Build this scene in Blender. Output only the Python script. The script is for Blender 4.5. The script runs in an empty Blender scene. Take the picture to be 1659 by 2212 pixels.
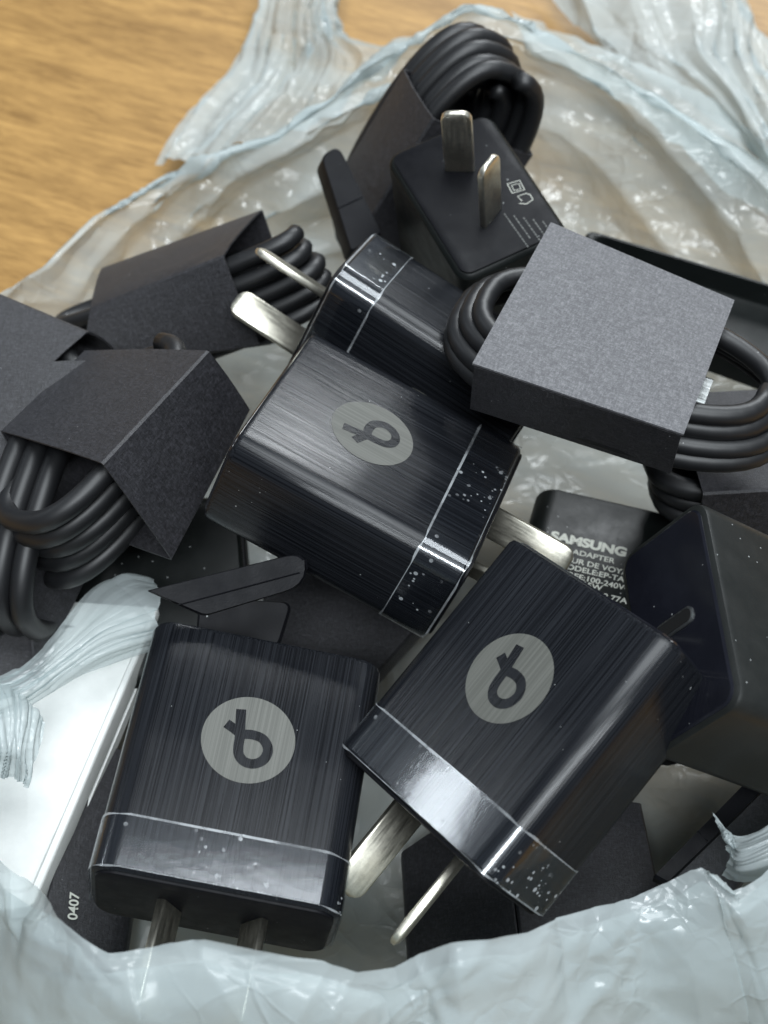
import bpy, bmesh, math, random
import numpy as np
from mathutils import Vector, Matrix
random.seed(4)
SC = bpy.context.scene
COL = SC.collection

# ------------------------------------------------------------------ camera
CAM_H, PITCH, FPX = 0.295, math.radians(55), 1500.0      # metres, below the horizon, focal length in 768x1024 pixels
cam = bpy.data.cameras.new('camera'); camo = bpy.data.objects.new('camera', cam); COL.objects.link(camo)
camo.location = (0, 0, CAM_H); camo.rotation_euler = (math.radians(90) - PITCH, 0, 0)
cam.sensor_fit = 'AUTO'; cam.sensor_width = 36.0; cam.lens = FPX * 36.0 / 1024.0
cam.clip_start, cam.clip_end = 0.01, 50
cam.dof.use_dof = True; cam.dof.focus_distance = 0.268; cam.dof.aperture_fstop = 22.0
SC.camera = camo

# ------------------------------------------------------------------ room light
world = bpy.data.worlds.new('World'); SC.world = world; world.use_nodes = True
bg = world.node_tree.nodes['Background']
bg.inputs['Color'].default_value = (0.62, 0.72, 0.85, 1); bg.inputs['Strength'].default_value = 0.15
def panel(name, loc, target, sx, sy, watts, col):
    l = bpy.data.lights.new(name, 'AREA'); l.shape = 'RECTANGLE'; l.size, l.size_y = sx, sy; l.energy = watts; l.color = col
    o = bpy.data.objects.new(name, l); COL.objects.link(o); o.location = loc
    o.rotation_euler = (Vector(target) - Vector(loc)).to_track_quat('-Z', 'Y').to_euler()
    return o
panel('ceiling_lamp', (0.28, 0.28, 1.75), (0.28, 0.27, 0), 1.2, 0.78, 25, (0.90, 0.96, 1.0))
panel('ceiling_lamp', (0.80, 2.60, 1.75), (0.80, 1.90, 0), 1.2, 0.60, 62, (0.92, 0.97, 1.0))
panel('ceiling_lamp', (0.20, -0.85, 1.75), (0.20, -0.60, 0), 1.2, 0.26, 30, (0.90, 0.96, 1.0))
panel('side_lamp', (-2.6, 1.40, 1.75), (0.0, 0.15, 0), 0.36, 0.30, 5, (0.88, 0.95, 1.0))
vs = SC.view_settings
vs.view_transform = 'Standard'; vs.look = 'None'; vs.exposure = 0.28; vs.gamma = 1.0

C55, S55 = math.cos(PITCH), math.sin(PITCH)
def at(px, py, h):
    """point at height h (m) above the table, seen at overview pixel (px, py) of the 1659-wide photograph"""
    s = 768 / 1659.0
    x = (px * s - 384) / FPX; y = (py * s - 512) / FPX
    d = Vector((x, -S55 * y + C55, -C55 * y - S55))
    t = (h - CAM_H) / d.z
    return Vector((0, 0, CAM_H)) + d * t

# ------------------------------------------------------------------ materials
class NT:
    def __init__(self, name):
        m = bpy.data.materials.new(name); m.use_nodes = True
        self.m = m; self.t = m.node_tree; self.n = self.t.nodes; self.l = self.t.links
        self.bsdf = self.n['Principled BSDF']; self.out = self.n['Material Output']
    def new(self, typ, **kw):
        n = self.n.new(typ)
        for k, v in kw.items(): setattr(n, k, v)
        return n
    def link(self, a, b): self.l.new(a, b)
    def set(self, **kw):
        for k, v in kw.items(): self.bsdf.inputs[k.replace('_', ' ')].default_value = v
    def coord(self, scale=(1, 1, 1), rot=(0, 0, 0), kind='Object'):
        tc = self.new('ShaderNodeTexCoord'); mp = self.new('ShaderNodeMapping')
        mp.inputs['Scale'].default_value = scale; mp.inputs['Rotation'].default_value = rot
        self.link(tc.outputs[kind], mp.inputs['Vector']); return mp.outputs['Vector']
    def noise(self, vec, scale=1, detail=4, rough=.6, dist=0):
        n = self.new('ShaderNodeTexNoise'); n.inputs['Scale'].default_value = scale; n.inputs['Detail'].default_value = detail
        n.inputs['Roughness'].default_value = rough; n.inputs['Distortion'].default_value = dist
        self.link(vec, n.inputs['Vector']); return n.outputs['Fac']
    def ramp(self, fac, stops):
        r = self.new('ShaderNodeValToRGB'); e = r.color_ramp.elements
        while len(e) < len(stops): e.new(0.5)
        for i, (p, c) in enumerate(stops):
            e[i].position = p; e[i].color = (c, c, c, 1) if isinstance(c, (int, float)) else (*c, 1)
        self.link(fac, r.inputs['Fac']); return r.outputs['Color']
    def mix(self, fac, a, b):
        m = self.new('ShaderNodeMix', data_type='RGBA')
        for s, i in ((fac, 0), (a, 6), (b, 7)):
            if isinstance(s, (int, float)): m.inputs[i].default_value = s if i == 0 else (s, s, s, 1)
            elif isinstance(s, tuple): m.inputs[i].default_value = (*s, 1)
            else: self.link(s, m.inputs[i])
        return m.outputs[2]
    def math(self, op, a, b=None):
        m = self.new('ShaderNodeMath', operation=op)
        for i, s in enumerate((a, b)):
            if s is None: continue
            if isinstance(s, (int, float)): m.inputs[i].default_value = s
            else: self.link(s, m.inputs[i])
        return m.outputs[0]
    def bump(self, h, strength=.3, dist=.001):
        b = self.new('ShaderNodeBump'); b.inputs['Strength'].default_value = strength; b.inputs['Distance'].default_value = dist
        self.link(h, b.inputs['Height']); self.link(b.outputs['Normal'], self.bsdf.inputs['Normal']); return b.outputs['Normal']
    def specks(self, scale=700, thr=.10, density=.62):
        """small pale dust grains"""
        v = self.new('ShaderNodeTexVoronoi'); v.inputs['Scale'].default_value = scale; self.link(self.coord(), v.inputs['Vector'])
        sep = self.new('ShaderNodeSeparateColor'); self.link(v.outputs['Color'], sep.inputs[0])
        near = self.math('LESS_THAN', v.outputs['Distance'], self.math('MULTIPLY', self.math('POWER', sep.outputs[2], 2.0), thr * 1.25))
        pick = self.math('GREATER_THAN', sep.outputs[0], density)
        big = self.noise(self.coord(), 60, 2)
        where = self.math('GREATER_THAN', big, .5)
        return self.math('MULTIPLY', self.math('MULTIPLY', near, pick), where)

def mat_brushed():
    k = NT('brushed_black_aluminium')
    fine = k.noise(k.coord((7600, 16, 7600)), 1, 2, .7)
    mid = k.noise(k.coord((3000, 9, 3000)), 1, 3, .65)
    wide = k.noise(k.coord((60, 40, 60)), 1, 3, .6)
    st = k.math('ADD', k.math('MULTIPLY', fine, .6), k.math('MULTIPLY', mid, .4))
    dust = k.specks(1000, .11, .80)
    col = k.mix(k.ramp(st, [(.40, 0), (.50, .35), (.64, 1)]), (.0032, .0037, .0049), (.0168, .0184, .0220))
    smear = k.ramp(k.noise(k.coord((190, 60, 190)), 1, 6, .75), [(.55, 0), (.80, .30)])
    col = k.mix(smear, col, (.026, .028, .032))
    col = k.mix(dust, col, (.30, .31, .31))
    k.link(col, k.bsdf.inputs['Base Color'])
    k.link(k.ramp(k.math('ADD', k.math('MULTIPLY', st, .6), k.math('MULTIPLY', wide, .4)), [(.3, .14), (.7, .27)]), k.bsdf.inputs['Roughness'])
    k.set(Specular_IOR_Level=.25)
    k.bump(st, .9, .00005)
    return k.m
def mat_plastic(name, col, rough, spec=.5, grain=0., dust=.75):
    k = NT(name)
    d = k.specks(800, .12, dust)
    sm = k.ramp(k.noise(k.coord((120, 120, 120)), 1, 6, .7), [(.45, 0), (.8, .5)])
    c = k.mix(sm, col, tuple(min(1, x * 1.8 + .002) for x in col))
    k.link(k.mix(d, c, (.25, .26, .26)), k.bsdf.inputs['Base Color'])
    k.link(k.ramp(k.noise(k.coord((160, 160, 160)), 1, 5, .7), [(.3, rough * .85), (.75, min(1, rough * 1.3))]), k.bsdf.inputs['Roughness'])
    k.set(Specular_IOR_Level=spec)
    if grain: k.bump(k.noise(k.coord((2600, 2600, 2600)), 1, 2), grain, .00006)
    return k.m
def mat_paper(name, a, b, rough=.50):
    k = NT(name)
    f1 = k.noise(k.coord((800, 2700, 800), (0, 0, .7)), 1, 4, .8)
    f2 = k.noise(k.coord((2700, 800, 1800), (0, 0, -.5)), 1, 4, .8)
    f = k.math('ADD', k.math('MULTIPLY', f1, .5), k.math('MULTIPLY', f2, .5))
    big = k.noise(k.coord((60, 60, 60)), 1, 4)
    c = k.mix(k.ramp(f, [(.40, 0), (.50, .3), (.62, 1)]), a, b)
    geo = k.new('ShaderNodeNewGeometry')
    c = k.mix(k.specks(1000, .1, .93), c, (.35, .35, .36))
    k.link(c, k.bsdf.inputs['Base Color'])
    k.link(k.ramp(big, [(.3, rough - .06), (.7, rough + .08)]), k.bsdf.inputs['Roughness'])
    k.set(Specular_IOR_Level=.55, Sheen_Weight=.03, Sheen_Roughness=.4)
    k.bump(f, .8, .00030)
    return k.m
def mat_rubber():
    k = NT('cable_jacket')
    n = k.noise(k.coord((3000, 3000, 3000)), 1, 2)
    w = k.noise(k.coord((90, 90, 90)), 1, 4)
    c = k.mix(w, (.0045, .0048, .0056), (.009, .0095, .0108))
    k.link(k.mix(k.specks(800, .1, .9), c, (.25, .25, .25)), k.bsdf.inputs['Base Color'])
    k.set(Roughness=.47, Specular_IOR_Level=.55)
    k.bump(n, .12, .00005)
    return k.m
def mat_metal(name, col, rough, brushed=True):
    k = NT(name)
    n = k.noise(k.coord((2200, 160, 2200)), 1, 4, .7)
    sp = k.noise(k.coord((900, 900, 900)), 1, 5, .8)
    k.link(k.mix(k.ramp(sp, [(.42, 0), (.7, .6)]), col, tuple(x * .62 for x in col)), k.bsdf.inputs['Base Color'])
    k.set(Metallic=1.0)
    k.link(k.ramp(n, [(.3, rough * .8), (.7, rough * 1.35)]), k.bsdf.inputs['Roughness'])
    k.bump(n, .12, .00006)
    return k.m
def mat_tape():
    """clear adhesive tape: mostly see-through, glossy, with bubbles, scuffs and whitish cut edges"""
    k = NT('clear_tape')
    tr = k.new('ShaderNodeBsdfTransparent'); tr.inputs[0].default_value = (.93, .95, .97, 1)
    k.set(Base_Color=(.55, .58, .6, 1), Roughness=.3)
    gl = k.new('ShaderNodeBsdfGlossy'); gl.inputs['Roughness'].default_value = .10; gl.inputs['Color'].default_value = (.95, .97, 1, 1)
    wav = k.noise(k.coord((130, 130, 130)), 1, 3, .55)
    b = k.new('ShaderNodeBump'); b.inputs['Strength'].default_value = .05; b.inputs['Distance'].default_value = .0005
    k.link(wav, b.inputs['Height']); k.link(b.outputs['Normal'], gl.inputs['Normal'])
    lw = k.new('ShaderNodeLayerWeight'); lw.inputs['Blend'].default_value = .5; k.link(b.outputs['Normal'], lw.inputs['Normal'])
    fr = k.math('ADD', .055, k.math('MULTIPLY', .7, k.math('POWER', lw.outputs['Facing'], 4)))
    s1 = k.new('ShaderNodeMixShader'); k.link(fr, s1.inputs[0]); k.link(tr.outputs[0], s1.inputs[1]); k.link(gl.outputs[0], s1.inputs[2])
    # bubbles and scuffs
    v = k.new('ShaderNodeTexVoronoi'); v.inputs['Scale'].default_value = 880; k.link(k.coord(), v.inputs['Vector'])
    sep = k.new('ShaderNodeSeparateColor'); k.link(v.outputs['Color'], sep.inputs[0])
    bub = k.math('LESS_THAN', v.outputs['Distance'], k.math('MULTIPLY', k.math('SUBTRACT', sep.outputs[1], .35), .62))
    zone = k.ramp(k.noise(k.coord((75, 75, 75)), 1, 2), [(.46, 0), (.56, .5)])
    bub = k.math('MULTIPLY', bub, zone)
    sc = k.ramp(k.noise(k.coord((2400, 130, 500), (.4, .2, .8)), 1, 4, .7), [(.70, 0), (.76, .35)])
    # cut edges at both ends of the band (local y)
    sx = k.new('ShaderNodeSeparateXYZ'); k.link(k.coord(), sx.inputs[0])
    edge = k.math('GREATER_THAN', k.math('ABSOLUTE', k.math('SUBTRACT', sx.outputs[1], .0051)), .00438)
    edge = k.math('MULTIPLY', edge, k.ramp(k.noise(k.coord((150, 150, 150)), 1, 4), [(.32, .10), (.68, .55)]))
    milky = k.math('MINIMUM', k.math('ADD', k.math('ADD', bub, sc), edge), .8)
    s2 = k.new('ShaderNodeMixShader'); k.link(milky, s2.inputs[0]); k.link(s1.outputs[0], s2.inputs[1]); k.link(k.bsdf.outputs[0], s2.inputs[2])
    k.link(s2.outputs[0], k.out.inputs['Surface'])
    return k.m
def mat_film():
    """thin milky carrier-bag film"""
    k = NT('carrier_bag_film')
    tr = k.new('ShaderNodeBsdfTransparent'); tr.inputs[0].default_value = (.90, .945, .945, 1)
    cl = k.noise(k.coord((28, 28, 28)), 1, 4)
    colr = k.mix(cl, (.49, .556, .565), (.585, .640, .643))
    df = k.new('ShaderNodeBsdfDiffuse'); k.link(colr, df.inputs[0])
    tl = k.new('ShaderNodeBsdfTranslucent'); k.link(colr, tl.inputs[0])
    gl = k.new('ShaderNodeBsdfGlossy'); gl.inputs['Roughness'].default_value = .19
    def crease(scale, seed, warp):
        nz = k.new('ShaderNodeTexNoise'); nz.inputs['Scale'].default_value = scale * .55; nz.inputs['Detail'].default_value = 2; k.link(k.coord(), nz.inputs['Vector'])
        sc2 = k.new('ShaderNodeVectorMath', operation='SCALE'); sc2.inputs['Scale'].default_value = warp
        k.link(nz.outputs['Color'], sc2.inputs[0])
        wv = k.new('ShaderNodeVectorMath', operation='ADD'); k.link(k.coord((1, 1.35, .8), (seed, seed * 2, seed)), wv.inputs[0]); k.link(sc2.outputs[0], wv.inputs[1])
        vo = k.new('ShaderNodeTexVoronoi'); vo.feature = 'DISTANCE_TO_EDGE'; vo.inputs['Scale'].default_value = scale; k.link(wv.outputs[0], vo.inputs['Vector'])
        return vo.outputs['Distance']
    zone = k.ramp(k.noise(k.coord((26, 26, 26)), 1, 3, .55), [(.46, 0), (.60, 1)])
    long_ = k.ramp(k.noise(k.coord((40, 40, 40), (.5, .9, .2)), 1, 2, .5), [(.46, .0), (.62, 1)])
    big = k.ramp(crease(52, .7, .016), [(0, 1), (.035, .25), (.10, 0), (1, 0)])
    mid = k.ramp(crease(105, 1.3, .010), [(0, 1), (.05, .2), (.14, 0), (1, 0)])
    small = k.math('MULTIPLY', k.ramp(crease(230, 1.9, .004), [(0, 0), (.45, 1)]), k.math('MULTIPLY', zone, .42))
    soft = k.noise(k.coord((120, 120, 120)), 1, 3, .55)
    hh = k.math('ADD', k.math('ADD', k.math('ADD', k.math('MULTIPLY', k.math('MULTIPLY', big, long_), .40), k.math('MULTIPLY', k.math('MULTIPLY', mid, long_), .20)), small), k.math('MULTIPLY', soft, .08))
    b = k.new('ShaderNodeBump'); b.inputs['Strength'].default_value = .8; b.inputs['Distance'].default_value = .0009
    k.link(hh, b.inputs['Height'])
    for n in (df, tl, gl): k.link(b.outputs['Normal'], n.inputs['Normal'])
    m1 = k.new('ShaderNodeMixShader'); m1.inputs[0].default_value = .28; k.link(df.outputs[0], m1.inputs[1]); k.link(tl.outputs[0], m1.inputs[2])
    m2 = k.new('ShaderNodeMixShader')
    lw = k.new('ShaderNodeLayerWeight'); lw.inputs['Blend'].default_value = .35
    cloud = k.ramp(k.noise(k.coord((17, 17, 17)), 1, 2, .5, .8), [(.36, .62), (.60, 1.0)])
    k.link(k.math('MULTIPLY', k.ramp(lw.outputs['Facing'], [(.0, .70), (.6, .74), (1.0, .84)]), cloud), m2.inputs[0])
    k.link(tr.outputs[0], m2.inputs[1]); k.link(m1.outputs[0], m2.inputs[2])
    lw2 = k.new('ShaderNodeLayerWeight'); lw2.inputs['Blend'].default_value = .5; k.link(b.outputs['Normal'], lw2.inputs['Normal'])
    fr = k.math('ADD', k.math('ADD', .012, k.math('MULTIPLY', zone, .026)), k.math('MULTIPLY', .09, k.math('POWER', lw2.outputs['Facing'], 4)))
    m3 = k.new('ShaderNodeMixShader'); k.link(fr, m3.inputs[0]); k.link(m2.outputs[0], m3.inputs[1]); k.link(gl.outputs[0], m3.inputs[2])
    k.link(m3.outputs[0], k.out.inputs['Surface'])
    return k.m
def mat_wood():
    k = NT('oak_grain')
    rot = (0, 0, math.radians(22))
    def turned(sc):
        v = k.coord((1, 1, 1), rot); mp = k.new('ShaderNodeMapping'); mp.inputs['Scale'].default_value = sc
        k.link(v, mp.inputs['Vector']); return mp.outputs['Vector']
    f = k.noise(turned((85, 640, 1)), 1, 6, .72, .5)
    g = k.noise(turned((16, 110, 1)), 1, 4, .6, .8)
    pores = k.ramp(k.noise(turned((120, 1500, 1)), 1, 3, .7), [(.56, 0), (.68, 1)])
    c = k.mix(k.ramp(k.math('ADD', k.math('MULTIPLY', f, .6), k.math('MULTIPLY', g, .4)), [(.33, 0), (.66, 1)]), (.155, .078, .019), (.435, .255, .082))
    c = k.mix(k.math('MULTIPLY', pores, .5), c, (.16, .075, .02))
    k.link(c, k.bsdf.inputs['Base Color'])
    k.set(Roughness=.5, Specular_IOR_Level=.35)
    k.bump(f, .15, .0003)
    return k.m
def mat_flat(name, col, rough=.5, spec=.4):
    k = NT(name)
    n = k.noise(k.coord((220, 220, 220)), 1, 5, .7)
    k.link(k.mix(n, tuple(c * .86 for c in col), tuple(min(1, c * 1.12) for c in col)), k.bsdf.inputs['Base Color'])
    k.set(Roughness=rough, Specular_IOR_Level=spec)
    return k.m
def mat_print():
    k = NT('grey_print')
    st = k.noise(k.coord((5200, 16, 5200)), 1, 2, .7); gr = k.noise(k.coord((1500, 1500, 1500)), 1, 3)
    c = k.mix(k.ramp(st, [(.35, 0), (.65, 1)]), (.070, .072, .064), (.118, .120, .108))
    k.link(k.mix(k.math('MULTIPLY', gr, .35), c, (.075, .076, .07)), k.bsdf.inputs['Base Color']); k.set(Roughness=.5, Specular_IOR_Level=.3)
    return k.m
M = dict(
    brushed=mat_brushed(),
    gloss=mat_plastic('glossy_black_plastic', (.006, .0065, .010), .16, .5),
    satin=mat_plastic('satin_black_plastic', (.0045, .0058, .0056), .40, .20, .25),
    matte=mat_plastic('matte_black_plastic', (.0040, .0042, .0056), .48, .14, .5, .7),
    paper=mat_paper('black_card', (.0055, .0054, .0068), (.033, .0325, .0385)),
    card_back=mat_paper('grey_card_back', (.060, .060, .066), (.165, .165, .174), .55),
    scuffed=mat_plastic('scuffed_grey_plastic', (.011, .0122, .0116), .36, .34, .3, .55),
    paper_in=mat_paper('black_card_inside', (.008, .008, .009), (.02, .02, .022), .7),
    rubber=mat_rubber(), nickel=mat_metal('nickel_plated_brass', (.80, .77, .66), .36),
    steel=mat_metal('bright_steel', (.20, .21, .21), .38),
    tape=mat_tape(), film=mat_film(), wood=mat_wood(),
    logo=mat_print(), mark=mat_flat('dark_print', (.016, .018, .021), .5),
    print=mat_flat('pale_print', (.55, .56, .50), .6), faint=mat_flat('faint_print', (.11, .115, .11), .6),
    white=mat_flat('white_moulded_pulp', (.78, .79, .77), .6, .3), hole=mat_flat('port_dark', (.004, .004, .004), .6),
)

# ------------------------------------------------------------------ object helpers
def link(name, me, mat, parent=None, smooth=True):
    o = bpy.data.objects.new(name, me); COL.objects.link(o)
    if mat is not None:
        me.materials.clear(); me.materials.append(mat)
    if parent is not None: o.parent = parent
    if smooth and len(me.polygons): me.polygons.foreach_set('use_smooth', [True] * len(me.polygons))
    return o
def mesh(name, verts, faces):
    me = bpy.data.meshes.new(name); me.from_pydata([tuple(v) for v in verts], [], faces); me.update(); return me
def sharp(me, deg=35):
    me.set_sharp_from_angle(angle=math.radians(deg)); return me
def tag(o, label, cat, group=None, kind=None):
    o['label'] = label; o['category'] = cat
    if group: o['group'] = group
    if kind: o['kind'] = kind
    return o
def frame(name, loc, R=None):
    o = bpy.data.objects.new(name, None); COL.objects.link(o); o.empty_display_size = .01
    m = Matrix(R).to_4x4() if R is not None else Matrix.Identity(4)
    m.translation = Vector(loc); o.matrix_world = m
    return o
def axes(ydir, zdir):
    """right-handed columns x, y, z from a wanted y and an approximate z"""
    y = Vector(ydir).normalized(); z = Vector(zdir); z = (z - y * z.dot(y)).normalized(); x = y.cross(z)
    return Matrix((x, y, z)).transposed()
def rrect(w, t, r, seg=7):
    """rounded rectangle outline in (x, z), counter-clockwise seen from -y"""
    pts = []
    for cx, cz, a0 in ((w/2-r, t/2-r, 0), (-w/2+r, t/2-r, 90), (-w/2+r, -t/2+r, 180), (w/2-r, -t/2+r, 270)):
        for i in range(seg + 1):
            a = math.radians(a0 + 90 * i / seg); pts.append((cx + r * math.cos(a), cz + r * math.sin(a)))
    return pts
def loft(rings, cap=True, close=True):
    """rings: lists of equal length of 3-D points"""
    n = len(rings[0]); vs = [p for r in rings for p in r]; fs = []
    for i in range(len(rings) - 1):
        for j in range(n if close else n - 1):
            k = (j + 1) % n
            fs.append((i*n+j, i*n+k, (i+1)*n+k, (i+1)*n+j))
    if cap:
        fs.append(tuple(reversed(range(n)))); fs.append(tuple((len(rings)-1)*n + j for j in range(n)))
    return vs, fs
def prism(name, w, t, r, prof, mat, parent, deg=30, seg=7):
    """rounded-rectangle bar along +y; prof = [(y, inset), ...]"""
    rings = []
    for y, ins in prof:
        rings.append([(x, y, z) for x, z in rrect(w - 2*ins, t - 2*ins, max(r - ins, .0002), seg)])
    me = mesh(name, *loft(rings)); bm = bmesh.new(); bm.from_mesh(me); bmesh.ops.recalc_face_normals(bm, faces=bm.faces); bm.to_mesh(me); bm.free()
    o = link(name, me, mat, parent); sharp(me, deg); return o
def tube(name, pts, r, mat, parent, seg=12, cap=True):
    P = [Vector(p) for p in pts]; n = len(P); rings = []
    up = Vector((.13, .21, .97)); prev = None
    for i in range(n):
        t = (P[min(i+1, n-1)] - P[max(i-1, 0)]).normalized()
        if prev is None:
            a = t.orthogonal().normalized()
        else:
            a = (prev - t * prev.dot(t)).normalized()
        prev = a; b = t.cross(a)
        rr = r[i] if isinstance(r, (list, tuple)) else r
        rings.append([P[i] + (a * math.cos(2*math.pi*j/seg) + b * math.sin(2*math.pi*j/seg)) * rr for j in range(seg)])
    me = mesh(name, *loft(rings, cap)); return link(name, me, mat, parent)

# ------------------------------------------------------------------ chargers
BL_A, BL_L = .00725, .0185
def blade_mesh():
    w, t, L = .0064, .0016, BL_L
    rings = []
    for y, k, kt in ((.001, 1, 1), (-L + .0022, 1, 1), (-L + .0012, .92, .9), (-L + .0005, .72, .8), (-L, .42, .45)):
        rings.append([(x, y, z) for x, z in rrect(t * kt, w * k, .0004 * kt, 3)])
    me = mesh('blade', *loft(rings)); bm = bmesh.new(); bm.from_mesh(me); bmesh.ops.recalc_face_normals(bm, faces=bm.faces); bm.to_mesh(me); bm.free()
    return me
BLADE = blade_mesh()
def stroke(pts, w, n=8):
    """flat ribbon along pts (2-D), constant width, returns verts/faces in 2-D"""
    P = np.array(pts); T = np.gradient(P, axis=0); T /= np.linalg.norm(T, axis=1)[:, None]; N = np.stack([-T[:, 1], T[:, 0]], 1)
    v = np.concatenate([P + N * w / 2, P - N * w / 2]); k = len(P)
    return v, [(i, i+1, k+i+1, k+i) for i in range(k-1)]
def logo(parent, R, cy, z):
    n = 72
    vs = [(R*math.cos(2*math.pi*i/n), cy + R*math.sin(2*math.pi*i/n), z) for i in range(n)]
    o = link('printed_disc', mesh('printed_disc', vs, [tuple(range(n))]), M['logo'], parent, False)
    # ribbon loop: short end upper left, crosses the stem, round the bowl and back up the stem
    ctl = [(-.53, .27), (-.36, .19), (-.17, .10), (.06, .125), (.28, .085), (.42, -.06), (.455, -.23), (.38, -.42), (.20, -.53), (.0, -.51), (-.13, -.38), (-.175, -.20), (-.185, -.02), (-.215, .2), (-.25, .42), (-.285, .66)]
    pts = []
    c = [ctl[0]] + ctl + [ctl[-1]]
    for i in range(1, len(c) - 2):
        p0, p1, p2, p3 = (np.array(c[i+j]) for j in (-1, 0, 1, 2))
        for t in np.linspace(0, 1, 7)[:-1]:
            pts.append(.5*((2*p1)+(-p0+p2)*t+(2*p0-5*p1+4*p2-p3)*t*t+(-p0+3*p1-3*p2+p3)*t**3))
    pts.append(np.array(ctl[-1]))
    v, f = stroke(pts, .215)
    vs = [(x*R, cy + y*R, z + .00004 + .00002 * (i % (len(v)//2)) / (len(v)//2)) for i, (x, y) in enumerate(v)]
    link('printed_mark', mesh('printed_mark', vs, f), M['brushed'], parent, False)
def charger(name, pose, label, dims=None, body='brushed', tape=True, mark=True, port=True, blades=True, r=.0046, group='black wall chargers piled in the bag', end='gloss', cat='charger', tape_end=.0005):
    loc, R, d = pose; W, L, T = dims or d
    root = tag(frame(name, loc, R), label, cat, group)
    prism('body', W, T, r, [(.0002, .0009), (.0005, .0004), (.0011, .0), (L*.5, 0), (L - .0010, 0), (L - .0003, .0003), (L, .0010)], M[body], root)
    prism('blade_face', W - .0022, T - .0022, r - .0011, [(.0006, 0), (-.0002, .0), (-.0004, .0004)], M['matte'], root)
    prism('port_face', W - .0026, T - .0026, r - .0012, [(L - .001, 0), (L + .0001, 0), (L + .0004, .0004)], M[end], root)
    if blades:
        for s in (-1, 1):
            b = link('blade', BLADE, M['nickel'], root); b.location = (s * BL_A, 0, 0)
            b.rotation_euler = (0, math.radians(30) * s, 0)
    if port:
        z0 = L + .0006
        prism('port_rim', .0034, .0096, .0016, [(L, 0), (z0, 0), (z0 + .0001, .0002)], M['steel'], root)
        prism('port_slot', .0024, .0086, .0011, [(L, 0), (z0 + .00022, 0)], M['hole'], root)
    if mark: logo(root, .0081, .0270, T/2 + .00006)
    if tape:
        rings = []; off = .00022; n = 40
        for y in np.linspace(tape_end, .0098, 14):
            ring = []
            for i, (x, z) in enumerate(rrect(W + 2*off, T + 2*off, r + off, 9)):
                q = .000012 * math.sin(i * .5 + y * 500)
                ring.append((x * (1 + q / .02 * .4), y + (.00018 * math.sin(i * .9) if y < .001 or y > .0095 else 0), z * (1 + q / .011 * .3)))
            rings.append(ring)
        me = mesh('tape', *loft(rings, cap=False)); link('tape', me, M['tape'], root)
    return root
def text(name, s, size, loc, parent, mat, bold=0., rot=0., align='LEFT', R=None, sx=1.):
    cu = bpy.data.curves.new(name, 'FONT'); cu.body = s; cu.size = size; cu.offset = bold; cu.align_x = align
    o = bpy.data.objects.new('tmp', cu); COL.objects.link(o)
    dg = bpy.context.evaluated_depsgraph_get(); dg.update()
    me = bpy.data.meshes.new_from_object(o.evaluated_get(dg)); me.name = name
    bpy.data.objects.remove(o); bpy.data.curves.remove(cu)
    t = link(name, me, mat, parent, False)
    m = Matrix.Rotation(rot, 4, 'Z') @ Matrix.Diagonal((sx, 1, 1, 1))
    if R is not None: m = R.to_4x4() @ m
    m.translation = Vector(loc); t.matrix_local = m
    return t

POSE = {
'A': ([0.01752, 0.15945, 0.05754], [[0.3197, -0.8763, 0.3603], [0.9077, 0.3924, 0.1489], [-0.2719, 0.2794, 0.9209]], [0.042, 0.0472, 0.0222]),
'B': ([-0.01365, 0.21396, 0.05895], [[-0.391, 0.8368, -0.3832], [-0.1245, -0.4606, -0.8788], [-0.9119, -0.2959, 0.2843]], [0.042, 0.0472, 0.0222]),
'C': ([-0.02881, 0.08942, 0.05021], [[0.9789, 0.1423, 0.1467], [-0.1408, 0.9898, -0.021], [-0.1482, -0.0, 0.989]], [0.042, 0.0472, 0.0222]),
'D': ([0.00901, 0.10087, 0.05759], [[0.5839, 0.6365, -0.5039], [-0.7358, 0.6772, 0.0028], [0.343, 0.3692, 0.8637]], [0.042, 0.0472, 0.0222]),
'E': ([0.01943, 0.2386, 0.07236], [[-0.4268, 0.0895, -0.8999], [0.8985, 0.1549, -0.4107], [0.1026, -0.9839, -0.1465]], [0.03768, 0.04, 0.02551]),
'H': ([0.08839, 0.12858, 0.04997], [[-0.0182, -0.8272, 0.5615], [0.9977, 0.0213, 0.0637], [-0.0647, 0.5614, 0.825]], [0.042, 0.0472, 0.0222]),
}
charger('wall_charger', POSE['A'], 'brushed black charger in the middle of the pile, its logo turned sideways')
charger('wall_charger', POSE['C'], 'brushed black charger lying flat beside the white tray, blades behind the bag edge')
charger('wall_charger', POSE['D'], 'brushed black charger in front of the text printed one, both blades bare')
charger('wall_charger', POSE['B'], 'taped black charger standing on edge behind the middle one, blades over a cable sleeve')
E_ = charger('wall_charger', POSE['E'], 'black charger standing with its two blades pointing straight up', body='satin', tape=False, mark=False, r=.0035)
H_ = charger('wall_charger', POSE['H'], 'black charger turned with its glossy port end towards the text printed charger', body='scuffed', tape=False, mark=False, blades=False, r=.0040)
G0 = at(1163, 1044, .036)
yaw = math.radians(-16)
GR = Matrix.Rotation(yaw, 3, 'Z') @ Matrix.Rotation(math.radians(-4), 3, 'X')
G_ = charger('wall_charger', (G0 + GR @ Vector((.021, -.0472, -.0111)), GR, (.042, .0472, .0222)), 'low lying black charger with pale maker name and model text on its face', body='satin', tape=False, mark=False, blades=False)
def on_face(px, py, root, z):
    """where the view ray through an overview pixel meets the local plane z of root"""
    inv = root.matrix_world.inverted(); o = inv @ Vector((0, 0, CAM_H)); p = inv @ at(px, py, .03); d = p - o
    return o + d * ((z - o.z) / d.z)
bpy.context.view_layer.update()
zt = .0111 + .00006
b0 = on_face(1188, 1164, G_, zt)
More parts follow.
